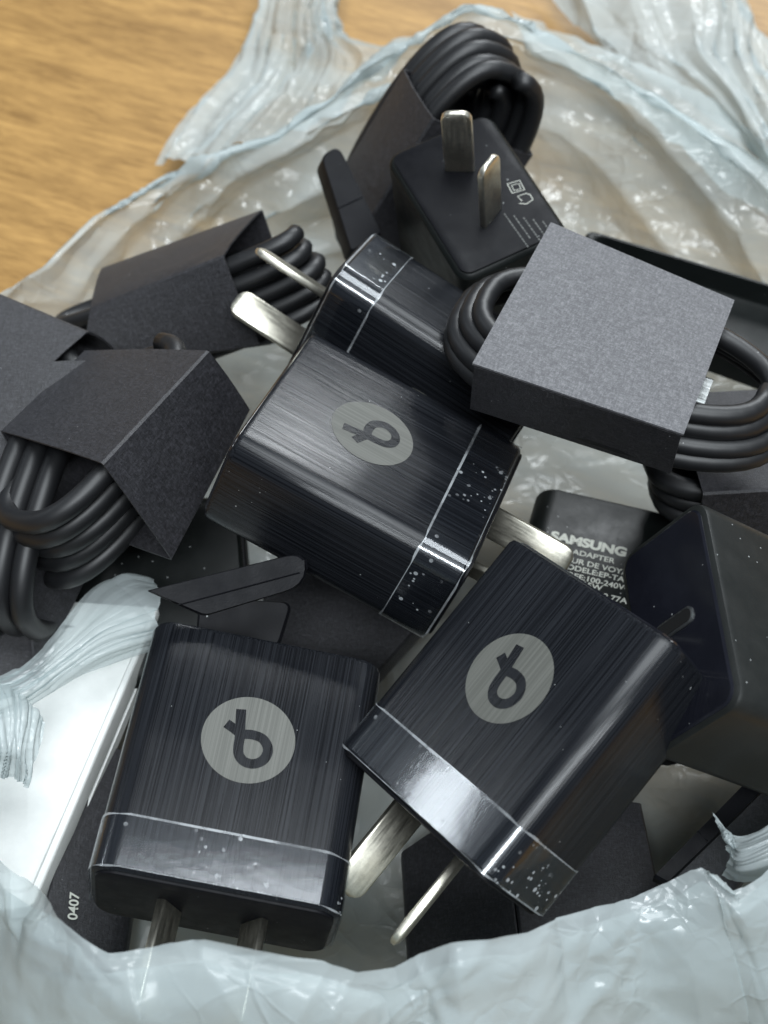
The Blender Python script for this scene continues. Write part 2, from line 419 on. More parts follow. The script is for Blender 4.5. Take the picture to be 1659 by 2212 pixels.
text('lettering', 'SAMSUNG', .0031, (b0.x, b0.y, zt), G_, M['print'], .00016, 0, sx=1.12)
y = b0.y - .0026
for s, dx in (('TRAVEL ADAPTER', 0), ('ADAPTATEUR DE VOYAGE', 0), ('MODEL/MODELE:EP-TA800', 0), ('INPUT/ENTREE:100-240V~50-60Hz', 0), ('25W', .0085), ('', 0), ('', 0)):
    pass
rows = [('ADAPTER', 1236, 1196), ('TEUR DE VOYAGE', 1210, 1209), ('MODELE:EP-TA800', 1206, 1224), ('FREE:100-240V~50-', 1215, 1243), ('15W', 1256, 1266), ('2.77A', 1302, 1292)]
for s, px, py in rows:
    p = on_face(px, py, G_, zt)
    text('lettering', s, .00185, (p.x, p.y, zt), G_, M['print'], .00003, 0, sx=1.1)

g2 = at(527, 1215, .030)
R2 = axes(at(300, 1235, .030) - g2, (-.12, -.25, 1))
charger('wall_charger', (g2 - R2 @ Vector((0.004, 0, .0111)), R2, (.042, .0472, .0222)), 'dark charger showing one glossy rounded end under the cable bundle by the strip', body='satin', tape=False, mark=False, blades=False, port=False)

# printing on the upright charger's blade face (local x, z at y = 0)
def bars(name, parent, rects, mat, yv):
    vs, fs = [], []
    for x0, x1, z0, z1 in rects:
        i = len(vs); vs += [(x0, yv, z0), (x1, yv, z0), (x1, yv, z1), (x0, yv, z1)]; fs.append((i, i+1, i+2, i+3))
    return link(name, mesh(name, vs, fs), mat, parent, False)
def on_face_y(px, py, root, yv):
    inv = root.matrix_world.inverted(); o = inv @ Vector((0, 0, CAM_H)); p = inv @ at(px, py, .03); d = p - o
    return o + d * ((yv - o.y) / d.y)
def poly_ring(parent, outline, w, name):
    P = [on_face_y(px, py, E_, -.00046) for px, py in outline]; c = sum(P, Vector()) / len(P); n = len(P)
    Q = [p + (c - p).normalized() * w for p in P]
    return link(name, mesh(name, P + Q, [(i, (i+1) % n, n + (i+1) % n, n + i) for i in range(n)]), M['print'], parent, False)
poly_ring(E_, [(1095, 397), (1123, 389), (1134, 410), (1106, 418)], .00018, 'double_square_symbol')
poly_ring(E_, [(1104, 400), (1121, 396), (1126, 408), (1110, 412)], .00014, 'double_square_symbol')
poly_ring(E_, [(1117, 424), (1127, 434), (1121, 440), (1138, 441), (1152, 431), (1146, 420), (1136, 417)], .00016, 'house_symbol')

rnd = random.Random(8); vs_, fs_ = [], []
for k in range(6):
    p = Vector((1088 + k * 15, 462 - k * 4)) + Vector((.58, .81)) * (k * 10); s_ = 0; L_ = (86, 60, 78, 74, 70, 62)[k]
    while s_ < L_:
        w_ = rnd.uniform(3, 8)
        a_ = p + Vector((.58, .81)) * s_; b_ = a_ + Vector((.58, .81)) * w_; o_ = Vector((.75, -.35)) * 3.2; i_ = len(vs_)
        vs_ += [on_face_y(*q, E_, -.00046) for q in (a_, b_, b_ + o_, a_ + o_)]; fs_.append((i_, i_+1, i_+2, i_+3)); s_ += w_ + rnd.uniform(1.2, 2.6)
link('fine_print', mesh('fine_print', vs_, fs_), M['faint'], E_, False)
# ------------------------------------------------------------------ cable bundles
def sleeve(parent, cor, bow=.0006, th=.00045, nu=7, nv=5, name='paper_sleeve', mat='paper'):
    """open-ended card sleeve from eight local corners keyed (sx, sy, sz)"""
    ring = [(-1, -1), (1, -1), (1, 1), (-1, 1)]
    def P(sx, sz, t): return Vector(cor[(sx, 0, sz)]).lerp(Vector(cor[(sx, 1, sz)]), t)
    outer = []
    for a in range(nu + 1):
        t = a / nu; c = sum((P(sx, sz, t) for sx, sz in ring), Vector()) / 4; row = []
        for k in range(4):
            p, q = P(*ring[k], t), P(*ring[(k+1) % 4], t); m = ((p + q) / 2 - c).normalized()
            e = .00042 / max((q - p).length, .002)
            for s in (e, *[i_ / nv for i_ in range(1, nv)], 1 - e):
                row.append(p.lerp(q, s) + m * (bow * 4 * s * (1 - s) * (.6 + .8 * random.random() * .3)))
        outer.append(row)
    inner = [[p + (sum(r, Vector()) / len(r) - p).normalized() * th for p in r] for r in outer]
    n = len(outer[0]); vs = [p for r in outer for p in r] + [p for r in inner for p in r]; fs = []; off = (nu + 1) * n
    for a in range(nu):
        for j in range(n):
            k = (j + 1) % n
            fs.append((a*n+j, a*n+k, (a+1)*n+k, (a+1)*n+j)); fs.append((off+a*n+j, off+(a+1)*n+j, off+(a+1)*n+k, off+a*n+k))
    for a in (0, nu):
        for j in range(n):
            k = (j + 1) % n; fs.append((a*n+j, off+a*n+j, off+a*n+k, a*n+k))
    me = mesh(name, vs, fs); bm = bmesh.new(); bm.from_mesh(me); bmesh.ops.recalc_face_normals(bm, faces=bm.faces); bm.to_mesh(me); bm.free()
    o = link(name, me, M[mat], parent); sharp(me, 32); return o
def coil(parent, cy, half, b, w0, dw, turns, r, lay=1, tap=0., shx=0., x0=0., jit=.0006, mat='rubber', seed=1, wb=0., rin=0.):
    """flat oval coil: long axis y, half-length half, half-width b; strands stack along z from w0 by dw per turn"""
    rnd = random.Random(seed); N = 44; pts = []
    for i in range(int(turns * N) + 1):
        k = i / N; ph = 2 * math.pi * k
        bb = b - rin * k + jit * math.sin(2.3 * k + seed); hh = half - rin * k + jit * 2 * math.sin(1.7 * k + seed * 2)
        c, s = math.cos(ph), math.sin(ph)
        # stadium with round ends
        ex = .72
        x = bb * math.copysign(abs(s) ** ex, s); y = cy + hh * math.copysign(abs(c) ** .9, c)
        pts.append((x * (1 - tap * (y - cy) / half) + shx * dw * k + x0, y, w0 + dw * k + wb * math.sin(ph * 2 + seed) + jit * .5 * math.sin(5.1 * k)))
    return tube('cable', pts, r, M[mat], parent, 12)
def local(root, cor):
    inv = root.matrix_world.inverted(); return {k: inv @ Vector(v) for k, v in cor.items()}
def box_cor(W, L, T, sh=0.):
    return {(sx, sy, sz): (sx*W/2 + sh*sz*T/2, sy*L, sz*T/2) for sx in (-1, 1) for sy in (0, 1) for sz in (-1, 1)}
def bundle(loc, R, label):
    o = tag(frame('cable_bundle', loc, R), label, 'cable', 'cable bundles in black paper sleeves'); bpy.context.view_layer.update(); return o
SL = {
'F6': ([0.02426, 0.19635, 0.0798], [[-0.3734, 0.9215, 0.1069], [-0.9196, -0.3828, 0.088], [0.122, -0.0655, 0.9904]], {(-1, 0, -1): [0.0319, 0.2164, 0.0699], (-1, 0, 1): [0.0329, 0.2154, 0.0853], (-1, 1, -1): [0.0675, 0.2016, 0.0674], (-1, 1, 1): [0.0669, 0.1986, 0.0814], (1, 0, -1): [0.0162, 0.1778, 0.0746], (1, 0, 1): [0.0162, 0.176, 0.0895], (1, 1, -1): [0.0527, 0.164, 0.0728], (1, 1, 1): [0.0521, 0.1618, 0.0874]}),
'F3': ([-0.05915, 0.1707, 0.05777], [[0.743, 0.514, -0.4287], [-0.4881, 0.8543, 0.1784], [0.4579, 0.0767, 0.8857]], {(-1, 0, -1): [-0.0678, 0.1775, 0.0399], (-1, 0, 1): [-0.0761, 0.1837, 0.0608], (-1, 1, -1): [-0.0521, 0.2036, 0.0423], (-1, 1, 1): [-0.0622, 0.2053, 0.06], (1, 0, -1): [-0.0405, 0.1572, 0.0543], (1, 0, 1): [-0.0514, 0.1643, 0.0759], (1, 1, -1): [-0.0267, 0.1888, 0.0606], (1, 1, 1): [-0.0336, 0.1898, 0.0778]}),
'F2': ([-0.06364, 0.23458, 0.03481], [[-0.1749, 0.9051, -0.3876], [-0.9133, -0.0021, 0.4072], [0.3678, 0.4252, 0.827]], {(-1, 0, -1): [-0.0600, 0.2420, 0.0120], (-1, 0, 1): [-0.0668, 0.2512, 0.0372], (-1, 1, -1): [-0.0200, 0.2420, 0.0250], (-1, 1, 1): [-0.0277, 0.2523, 0.0548], (1, 0, -1): list(at(178, 800, .037)), (1, 0, 1): [-0.0657, 0.2299, 0.0463], (1, 1, -1): list(at(562, 748, .046)), (1, 1, 1): [-0.0345, 0.2296, 0.063]}),
}
# the flat one on top, right
loc, R, cor = SL['F6']
f6 = bundle(loc, R, 'cable bundle with the pale grey square sleeve top, lying flat on the pile')
sleeve(f6, local(f6, cor), .0003)
coil(f6, .0228, .0282, .0135, .0042, -.0026, 3.8, .0020, jit=.0004, seed=2, rin=-.0013)
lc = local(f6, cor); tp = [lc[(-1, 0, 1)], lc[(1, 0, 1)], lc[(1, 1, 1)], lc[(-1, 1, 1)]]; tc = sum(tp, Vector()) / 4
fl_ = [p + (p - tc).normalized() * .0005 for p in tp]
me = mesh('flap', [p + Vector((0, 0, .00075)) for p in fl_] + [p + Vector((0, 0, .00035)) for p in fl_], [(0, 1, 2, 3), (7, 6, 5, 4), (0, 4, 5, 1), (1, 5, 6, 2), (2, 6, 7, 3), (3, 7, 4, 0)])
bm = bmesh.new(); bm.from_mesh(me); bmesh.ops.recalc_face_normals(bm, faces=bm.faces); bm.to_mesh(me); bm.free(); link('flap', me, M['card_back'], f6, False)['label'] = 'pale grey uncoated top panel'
pl = prism('plug', .0085, .0042, .0020, [(.030, .0002), (.0302, 0), (.043, 0), (.0432, .0002)], M['gloss'], f6); pq = on_face(1538, 852, f6, 0.); pl.location = (pq.x, pq.y - .0505, -.0004)
sh = prism('plug_shell', .0078, .0024, .0011, [(.0432, 0), (.0498, 0)], M['steel'], pl)
# left middle
loc, R, cor = SL['F3']
f3 = bundle(loc, R, 'cable bundle left of the middle charger, five strands bulging from its near end')
sleeve(f3, local(f3, cor), .0006)
coil(f3, .0105, .0230, .0126, .0084, -.0046, 4.5, .0022, tap=.12, shx=.50, x0=.0015, jit=.0004, seed=3)
# left upper
loc, R, cor = SL['F2']
f2 = bundle(loc, R, 'cable bundle under the bare charger blades, strands fanning from its right end')
sleeve(f2, local(f2, cor), .0010)
coil(f2, .0205, .0320, .0070, .0066, -.0041, 4.6, .0020, jit=.0005, seed=5)
# standing one at the back
R1 = axes((.5, .25, .83), (.2, -.98, -.08))
c1 = at(871, 148, .068) - R1 @ Vector((-.015, .036, -.0105))
f1 = bundle(c1, R1, 'cable bundle standing behind the upright charger, its loops arching to the top')
sleeve(f1, box_cor(.030, .036, .021), .0010)
coil(f1, .020, .0300, .0128, .0090, -.0044, 5.0, .0022, jit=.0005, seed=7)
coil(f1, .020, .0250, .0080, .0030, -.0044, 3.4, .0022, jit=.0005, seed=8)
# far left, cut by the picture edge
p00, p10, pb = at(190, 715, .060), at(-70, 968, .056), at(262, 775, .046)
y4 = (at(0, 635, .056) - p00).normalized()
R4 = Matrix.Identity(3)
f4 = bundle(p10.lerp(p00, .5), R4, 'cable bundle at the left picture edge with its open sleeve end facing the pile')
L4 = .040; dn = (pb - p00)
cor = {(1, 0, 1): p00, (-1, 0, 1): p10, (1, 0, -1): pb, (-1, 0, -1): p10 + dn}
yd = (at(0, 635, .062) - p00).normalized()
for (sx, sy, sz), v in list(cor.items()): cor[(sx, 1, sz)] = v + yd * L4
sleeve(f4, local(f4, cor), .0012)
xw = (p00 - p10).normalized()
f4c = frame('cable_frame', (0, 0, 0))
bpy.data.objects.remove(f4c)
def coil_at(root, origin, R, *a, **k):
    o = coil(root, *a, **k); m = R.to_4x4(); m.translation = origin; o.matrix_world = m; return o
RC = axes(yd, xw.cross(yd) * (1 if (xw.cross(yd)).z > 0 else -1))
bpy.context.view_layer.update()
coil_at(f4, (p00 + p10 + pb + pb - p00 + p10) / 4 , RC, .018, .024, .0130, .005, -.0042, 3.4, .0021, seed=9)
# bottom left, mostly out of the picture
q1, q2 = at(45, 1168, .052), at(75, 1474, .030)
q0 = q1 + (at(-150, 1182, .052) - q1); q3 = q2 + (q0 - q1)
f5 = bundle(q1, Matrix.Identity(3), 'cable bundle in the lower left corner of the pile, strands standing upright inside its sleeve')
yd5 = Vector((.25, .93, .25)).normalized()
cor = {(1, 0, 1): q1, (-1, 0, 1): q0, (1, 0, -1): q2, (-1, 0, -1): q3}
for (sx, sy, sz), v in list(cor.items()): cor[(sx, 1, sz)] = v + yd5 * .04 + (Vector((.006, 0, 0)) if sx > 0 else Vector())
sleeve(f5, local(f5, cor), .0008)
R5 = axes(yd5, Vector((1, -.25, .0)))
coil_at(f5, (q0.lerp(q1, .85) + q2.lerp(q3, .15)) / 2, R5, .0190, .0215, .0125, .0060, -.0046, 3.6, .0023, seed=11)
# under the right hand pile
k1 = at(1497, 1012, .058)
RK = Matrix.Rotation(math.radians(-86), 3, 'Z') @ Matrix.Rotation(math.radians(-10), 3, 'Y')
fk = bundle(k1 + Vector((0, .006, -.010)), RK, 'dark cable bundle half hidden between the grey sleeve and the port end charger')
sleeve(fk, box_cor(.030, .042, .018), .0004)
coil(fk, .020, .025, .0115, .0055, -.0042, 2.8, .0022, seed=13)
# beneath the two front chargers
def flat_sleeve(pts, label, thick=.004, name='card_sleeve', down=(0, 0, -1)):
    """flattened black card sleeve: four top corners (near-left, near-right, far-right, far-left)"""
    o = tag(frame(name, pts[0]), label, 'card sleeve', 'flat black card sleeves'); bpy.context.view_layer.update()
    dn = Vector(down).normalized() * thick
    nl, nr, fr, fl = [Vector(p) for p in pts]
    cor = {(-1, 0, 1): nl, (1, 0, 1): nr, (1, 1, 1): fr, (-1, 1, 1): fl}
    for (sx, sy, sz), v in list(cor.items()): cor[(sx, sy, -1)] = v + dn
    sleeve(o, local(o, cor), .0003)
    return o
l1 = flat_sleeve([at(60, 2090, .022), at(262, 2110, .014), at(330, 1640, .014), at(190, 1600, .022)], 'black card sleeve with small pale serial digits between white tray and flat charger')
bpy.context.view_layer.update()
a_, b_, c_ = at(60, 2090, .022), at(262, 2110, .014), at(190, 1600, .022); n_ = (b_ - a_).cross(c_ - a_).normalized()
def on_l1(px, py):
    o_ = Vector((0, 0, CAM_H)); d_ = at(px, py, .02) - o_; return o_ + d_ * ((a_ - o_).dot(n_) / d_.dot(n_))
t0, t1 = on_l1(164, 1990), on_l1(172, 1900); xx = (t1 - t0).normalized(); Rt = Matrix((xx, n_.cross(xx), n_)).transposed()
text('serial_digits', '0407', .0026, t0 - l1.location + n_ * .0006, l1, M['print'], .00005, 0, R=Rt)
l2 = flat_sleeve([at(888, 2150, .012), at(1135, 2150, .026), at(1080, 1700, .026), at(868, 1840, .012)], 'black card sleeve under the thin blade of the front charger', .006)
l2b = flat_sleeve([at(1139, 2145, .026), at(1432, 1960, .024), at(1385, 1735, .024), at(1084, 1700, .026)], 'charcoal card sleeve under the lower right side of the front charger', .012)
l3 = flat_sleeve([at(1420, 1915, .034), at(1560, 1965, .030), at(1700, 1760, .030), at(1640, 1690, .036)], 'narrow black card sleeve on edge beside the torn bag handle', .010)

flat_sleeve([at(520, 1440, .020), at(800, 1470, .018), at(960, 1290, .020), at(600, 1200, .024)], 'added black card filler that darkens the gap under the middle charger', .006)  # added filler: black card standing in for the shade in this gap
# ------------------------------------------------------------------ loose black plates, trays
def plate(pts, th, label, name='plastic_strip', cat='plastic strip', r=.25, groove=True, mat='matte', group='loose black plastic strips'):
    """flat plate: corners a (near-left), b (near-right), c (far-right), d (far-left); corner b and c rounded"""
    a, b, c, d = [Vector(p) for p in pts]
    o = tag(frame(name, a), label, cat, group); bpy.context.view_layer.update(); inv = o.matrix_world.inverted()
    x = (b - a); yv = (d - a); n = x.cross(yv).normalized()
    if n.z < 0: n = -n
    wmin = min(x.length, yv.length)
    loop = []
    cs = [a, b, c, d]
    for i in range(4):
        p, q, s = cs[i-1], cs[i], cs[(i+1) % 4]; rr = wmin * (r[i] if isinstance(r, (list, tuple)) else r)
        u = (p - q).normalized() * rr; v = (s - q).normalized() * rr
        for k in range(6):
            t = k / 5; loop.append(q + u * (1-t)**2 + v * t**2)
    cen = sum(loop, Vector()) / len(loop); bev = min(.0005, th * .3)
    def ins(p, e): return p + (cen - p).normalized() * e
    rings = [[inv @ (ins(p, bev) - n * th) for p in loop], [inv @ (p - n * (th - bev)) for p in loop], [inv @ (p - n * bev) for p in loop], [inv @ ins(p, bev) for p in loop]]
    me = mesh('plate', *loft(rings)); bm = bmesh.new(); bm.from_mesh(me); bmesh.ops.recalc_face_normals(bm, faces=bm.faces); bm.to_mesh(me); bm.free()
    link('plate', me, M[mat], o); sharp(me, 28)
    if groove:
        g0, g1 = a.lerp(d, .45) , b.lerp(c, .42); g1 = g0.lerp(g1, .93)
        e = n * .00012; wv = (d - a).normalized() * .00022
        link('ridge', mesh('ridge', [inv @ v for v in (g0 - wv + n*.00003, g1 - wv + n*.00003, g1 + e*1.6, g0 + e*1.6, g1 + wv + n*.00003, g0 + wv + n*.00003)], [(0, 1, 2, 3), (3, 2, 4, 5)]), M[mat], o, False)
    return o
plate([at(440, 1332, .066), at(672, 1262, .066), at(660, 1190, .070), at(317, 1276, .070)], .0022, 'black strip with a rounded tip resting across the top of the flat charger', r=[.1, .42, .3, .05])
plate([at(420, 1400, .050), at(602, 1400, .050), at(632, 1300, .052), at(430, 1290, .054)], .002, 'small dark plate with a rounded corner below the strip over the flat charger', groove=False, r=[.1, .2, .22, .1])
plate([at(760, 545, .050), at(826, 505, .050), at(732, 313, .060), at(693, 335, .060)], .006, 'black strip leaning upright between the back cable bundle and pale film', r=[.1, .1, .25, .25])
plate([at(1412, 1892, .037), at(1440, 1908, .037), at(1650, 1704, .037), at(1618, 1682, .038)], .003, 'long thin black strip leaning on the card sleeve at the lower right', r=[.1, .1, .2, .2])
# raised-rim tray at the right
def tray(pts, label, lip=.0026, depth=.005, name='plastic_tray', cat='tray', mat='matte', th=.010, r=.16, parts=True):
    a, b, c, d = [Vector(p) for p in pts]
    o = tag(frame(name, a), label, cat); bpy.context.view_layer.update(); inv = o.matrix_world.inverted()
    n = (b - a).cross(d - a).normalized()
    if n.z < 0: n = -n
    wmin = min((b-a).length, (d-a).length); cs = [a, b, c, d]; loop = []
    for i in range(4):
        p, q, s = cs[i-1], cs[i], cs[(i+1) % 4]; u = (p - q).normalized() * wmin * r; v = (s - q).normalized() * wmin * r
        for k in range(7):
            t = k / 6; loop.append(q + u * (1-t)**2 + v * t**2)
    cen = sum(loop, Vector()) / len(loop)
    def ins(p, e): return p + (cen - p).normalized() * e
    pr = [(0, -th), (0, -.0008), (.0003, -.0002), (.0008, 0), (lip, 0), (lip + .0005, -.0004), (lip + .0012, -depth), (lip + .0022, -depth - .0006)]
    rings = [[inv @ (ins(p, e) + n * h) for p in loop] for e, h in pr]
    me = mesh('rim', *loft(rings)); bm = bmesh.new(); bm.from_mesh(me); bmesh.ops.recalc_face_normals(bm, faces=bm.faces); bm.to_mesh(me); bm.free()
    link('rim', me, M[mat], o); sharp(me, 40)
    return o
tray([at(1265, 640, .040), at(1800, 830, .040), at(1850, 668, .040), at(1262, 492, .040)], 'black raised rim tray beyond the pale grey cable sleeve at the right', mat='satin')
# white moulded tray at the left
tr = tray([at(-330, 2010, .026), at(70, 1960, .026), at(345, 1310, .030), at(60, 1290, .030)], 'white moulded tray under the torn bag handle at the left', lip=.0030, depth=.0016, mat='white', th=.006, r=.04)

bpy.context.view_layer.update(); iv = tr.matrix_world.inverted()
lw_ = [iv @ p for p in (at(-300, 2030, .019), at(88, 1985, .019), at(362, 1330, .023), at(80, 1290, .023))]
me = mesh('lower_layer', [tuple(p) for p in lw_] + [tuple(p - Vector((0, 0, .003))) for p in lw_], [(0, 1, 2, 3), (7, 6, 5, 4), (0, 4, 5, 1), (1, 5, 6, 2), (2, 6, 7, 3), (3, 7, 4, 0)])
link('lower_layer', me, M['white'], tr, False)
# ------------------------------------------------------------------ table
tb = link('tabletop', mesh('tabletop', [(-.9, -.6, 0), (.9, -.6, 0), (.9, 1.5, 0), (-.9, 1.5, 0), (-.9, -.6, -.03), (.9, -.6, -.03), (.9, 1.5, -.03), (-.9, 1.5, -.03)],
    [(0, 1, 2, 3), (7, 6, 5, 4), (0, 4, 5, 1), (1, 5, 6, 2), (2, 6, 7, 3), (3, 7, 4, 0)]), M['wood'], None, False)
tb.name = 'wooden_table'; tag(tb, 'honey coloured oak table top under the bag', 'table')

# ------------------------------------------------------------------ plastic bag
def catmull(P, n, closed):
    """resample control points P (k, ...) to n samples along axis 0"""
    P = np.asarray(P, float); k = len(P)
    out = []
    m = k if closed else k - 1
    for i in range(n):
        u = i / n * m if closed else i / (n - 1) * m
        j = min(int(u), m - 1); t = u - j
        g = (lambda q: P[q % k]) if closed else (lambda q: P[min(max(q, 0), k - 1)] if 0 <= q < k else (2*P[0]-P[1] if q < 0 else 2*P[-1]-P[-2]))
        p0, p1, p2, p3 = g(j-1), g(j), g(j+1), g(j+2)
        out.append(.5*((2*p1)+(-p0+p2)*t+(2*p0-5*p1+4*p2-p3)*t*t+(-p0+3*p1-3*p2+p3)*t**3))
    return np.array(out)
def poly(P, n, closed, k=.25):
    """straight runs between control points with only slightly softened corners"""
    a = catmull(P, n, closed); P = np.asarray(P, float); q = len(P); mm = q if closed else q - 1
    u = np.arange(n) / (n if closed else n - 1) * mm; j = np.minimum(u.astype(int), mm - 1); t = (u - j).reshape(-1, *([1] * (P.ndim - 1)))
    return a * k + (P[j] * (1 - t) + P[(j + 1) % q] * t) * (1 - k)
def crumple(P0, wrap, seed, fold=1.0, ncrease=120, crs=.0011, zmin=.0012, lmin=0.):
    """thin film: flat facets between straight sharp folds, several sizes at once, plus short sharp creases"""
    rg = np.random.default_rng(seed); P0 = P0.astype(float); n, m, _ = P0.shape
    def normals(X):
        di = (np.roll(X, -1, 0) - np.roll(X, 1, 0)) if wrap else np.gradient(X, axis=0)
        N = np.cross(di, np.gradient(X, axis=1)); return N / (np.linalg.norm(N, axis=2)[..., None] + 1e-9)
    def soft3(P, lam):
        return sum(np.sin(P @ (rg.normal(0, 1, 3) / lam * 6.28 / 1.7) + rg.uniform(0, 6.28)) for _ in range(4)) / 2
    N = normals(P0); H = np.zeros((n, m))
    for lam, a in ((.060, .0030), (.041, .0018), (.034, .0013), (.022, .0008), (.019, .0007), (.013, .0005), (.011, .0004), (.0075, .00025)):
        if lam < lmin: continue
        d = rg.normal(0, 1, 3); d /= np.linalg.norm(d)
        ph = P0 @ d / lam + .45 * soft3(P0, lam * 3.0) + rg.uniform(0, 1)
        tri = np.abs((ph % 1) * 2 - 1) * 2 - 1
        w = np.clip(.5 + .75 * soft3(P0, lam * 2.2), 0, 1.2)
        H += a * tri * w
    X = P0 + N * (H * fold)[..., None]; X[..., 2] = np.maximum(X[..., 2], zmin)
    N = normals(X)
    # sharp creases: short straight folds with a cusp profile
    F = X.reshape(-1, 3); FN = N.reshape(-1, 3); H = np.zeros(len(F))
    for _ in range(ncrease):
        c = rg.integers(len(F)); t = rg.normal(0, 1, 3); t -= FN[c] * (t @ FN[c]); t /= np.linalg.norm(t) + 1e-9; pn = np.cross(FN[c], t)
        L = rg.uniform(.008, .035); w = rg.uniform(.0015, .005)
        q = F - F[c]; ok = (q * q).sum(1) < (1.8 * L) ** 2; q = q[ok]
        dd = q @ pn; ll = q @ t; bend = rg.normal(0, 3) * ll * ll
        H[ok] += rg.choice([-1, 1]) * crs * rg.uniform(.4, 1.2) * np.exp(-np.abs(dd + bend) / w) * np.clip(1 - (ll / L) ** 2, 0, 1) * np.exp(-((q @ FN[c]) / .006) ** 2)
    X = (F + FN * H[:, None]).reshape(n, m, 3); X[..., 2] = np.maximum(X[..., 2], zmin)
    return X
def sheet(name, X, wrap, parent, mat='film'):
    n, m, _ = X.shape; fs = []
    for i in range(n if wrap else n - 1):
        k = (i + 1) % n
        for j in range(m - 1): fs.append((i*m+j, k*m+j, k*m+j+1, i*m+j+1))
    me = bpy.data.meshes.new(name); me.from_pydata(X.reshape(-1, 3).tolist(), [], fs); me.update()
    return link(name, me, M[mat], parent)
bag = tag(frame('plastic_bag', (0, .18, 0)), 'thin milky carrier bag lying open around the whole pile on the table', 'bag')
bpy.context.view_layer.update()
# rim of the mouth, clockwise from the left edge: (px, py, height)
RIM = [(-160, 1500, 0.0500), (-60, 1760, 0.0560), (20, 1880, 0.0646), (100, 1945, 0.0732), (185, 2030, 0.0750), (235, 2060, 0.0750), (335, 2050, 0.0770), (440, 2032, 0.0790), (540, 2046, 0.0780), (625, 2060, 0.0770), (700, 2070, 0.0760), (770, 2100, 0.0750),
       (850, 2098, 0.0750), (910, 2062, 0.0760), (985, 2032, 0.0790), (1130, 2012, 0.0729), (1210, 1980, 0.0696), (1350, 1945, 0.0640), (1440, 1910, 0.0660), (1512, 1872, 0.0680), (1570, 1925, 0.0660), (1640, 1890, 0.0660), (1760, 1780, 0.0640), (1900, 1500, 0.0550),
       (1930, 1150, 0.0450), (1900, 800, 0.0400), (1810, 500, 0.0420), (1659, 362, 0.0460), (1454, 232, 0.0500), (1290, 140, 0.0540), (1150, 62, 0.0600), (1020, 6, 0.0640), (930, 55, 0.0600), (840, 120, 0.0540), (720, 215, 0.0460), (600, 290, 0.0400),
       (470, 330, 0.0360), (340, 395, 0.0320), (200, 470, 0.0320), (90, 575, 0.0340), (-20, 640, 0.0360), (-150, 740, 0.0400), (-260, 900, 0.0420), (-260, 1180, 0.0450)]
def unp(a): return np.array([list(at(*p)) for p in a])
rim = unp(RIM)
cen = np.array([0.0, .175, 0])
v = rim - cen; v[:, 2] = 0; u = v / np.linalg.norm(v, axis=1)[:, None]
f = np.clip((-u[:, 1] - .30) / .4, 0, 1)[:, None]                    # 1 at the front, where the wall bulges outwards below the mouth
def ring(hfrac, back, front):
    p = rim + u * (front * f + back * (1 - f)); p[:, 2] = rim[:, 2] * hfrac; return p
w1, w2, w3 = ring(.94, -.0008, .0065), ring(.66, -.003, .020), ring(.30, -.008, .032)
flo = ring(.0, -.018, .030); flo[:, 2] = .003
fl2 = cen + (flo - cen) * .6; fl2[:, 2] = .0025
fl3 = cen + (flo - cen) * .03; fl3[:, 2] = .0025
NA = 760
wall = np.stack([poly(r, NA, True) for r in (flo, w3, w2, w1, rim)], 0)
base = np.stack([poly(r, NA, True) for r in (fl3, fl2, flo)], 0)
wallp = catmull(wall, 90, False); basep = catmull(base, 50, False)[:-1]
P0 = np.transpose(np.concatenate([basep, wallp]), (1, 0, 2)).copy()
def tolocal(X): return X - np.array([0, .18, 0])
jj = np.arange(P0.shape[1])[None, :] - 49; aa = np.linspace(0, 2 * np.pi, NA, endpoint=False)[:, None]
side = np.clip((u[:, 1] * .8 + u[:, 0] * .6 - .1) / .5, 0, 1)                    # back and right: long folds running along the wall
side = poly(side, NA, True)[:, None]
ph = np.clip(jj, 0, 89) / 89 * 3.2 + .9 * np.sin(aa * 2.3 + .6) + .35 * np.sin(aa * 7 + 1)
tri = np.abs((ph % 1) * 2 - 1) * 2 - 1
di = np.roll(P0, -1, 0) - np.roll(P0, 1, 0); NN = np.cross(di, np.gradient(P0, axis=1)); NN /= np.linalg.norm(NN, axis=2)[..., None] + 1e-9
P0 += NN * (tri * .0034 * side * np.clip(jj / 20, 0, 1) * np.clip((89 - jj) / 10, .15, 1))[..., None]
sheet('film', tolocal(crumple(P0, True, 3, .75, 420)), True, bag)
def strap(name, rows, n, m, seed, fold=1.0, label=None, pleat=0, pa=.0012, nc=80, lmin=0., crs=.0011):
    R_ = [catmull(unp(r), n, False) for r in rows]
    P = catmull(np.array(R_), m, False); P = np.transpose(P, (1, 0, 2)).copy()
    if pleat:
        di = np.gradient(P, axis=0); dj = np.gradient(P, axis=1); N = np.cross(di, dj); N /= np.linalg.norm(N, axis=2)[..., None] + 1e-9
        uu = np.linspace(0, 1, n)[:, None]; vv = np.linspace(0, 1, m)[None, :]
        ph = uu * pleat + .30 * np.sin(3.1 * vv + seed) + .2 * np.sin(7 * uu + 5 * vv)
        tri = np.abs((ph % 1) * 2 - 1) - .5 + .5 * (np.abs((ph * 2.37 + .3) % 1 * 2 - 1) - .5)
        P = P + N * (tri * pa)[..., None]
    o = sheet(name, tolocal(crumple(P, False, seed, fold, nc, crs, lmin=lmin)), False, bag)
    if label: o['label'] = label
    return o
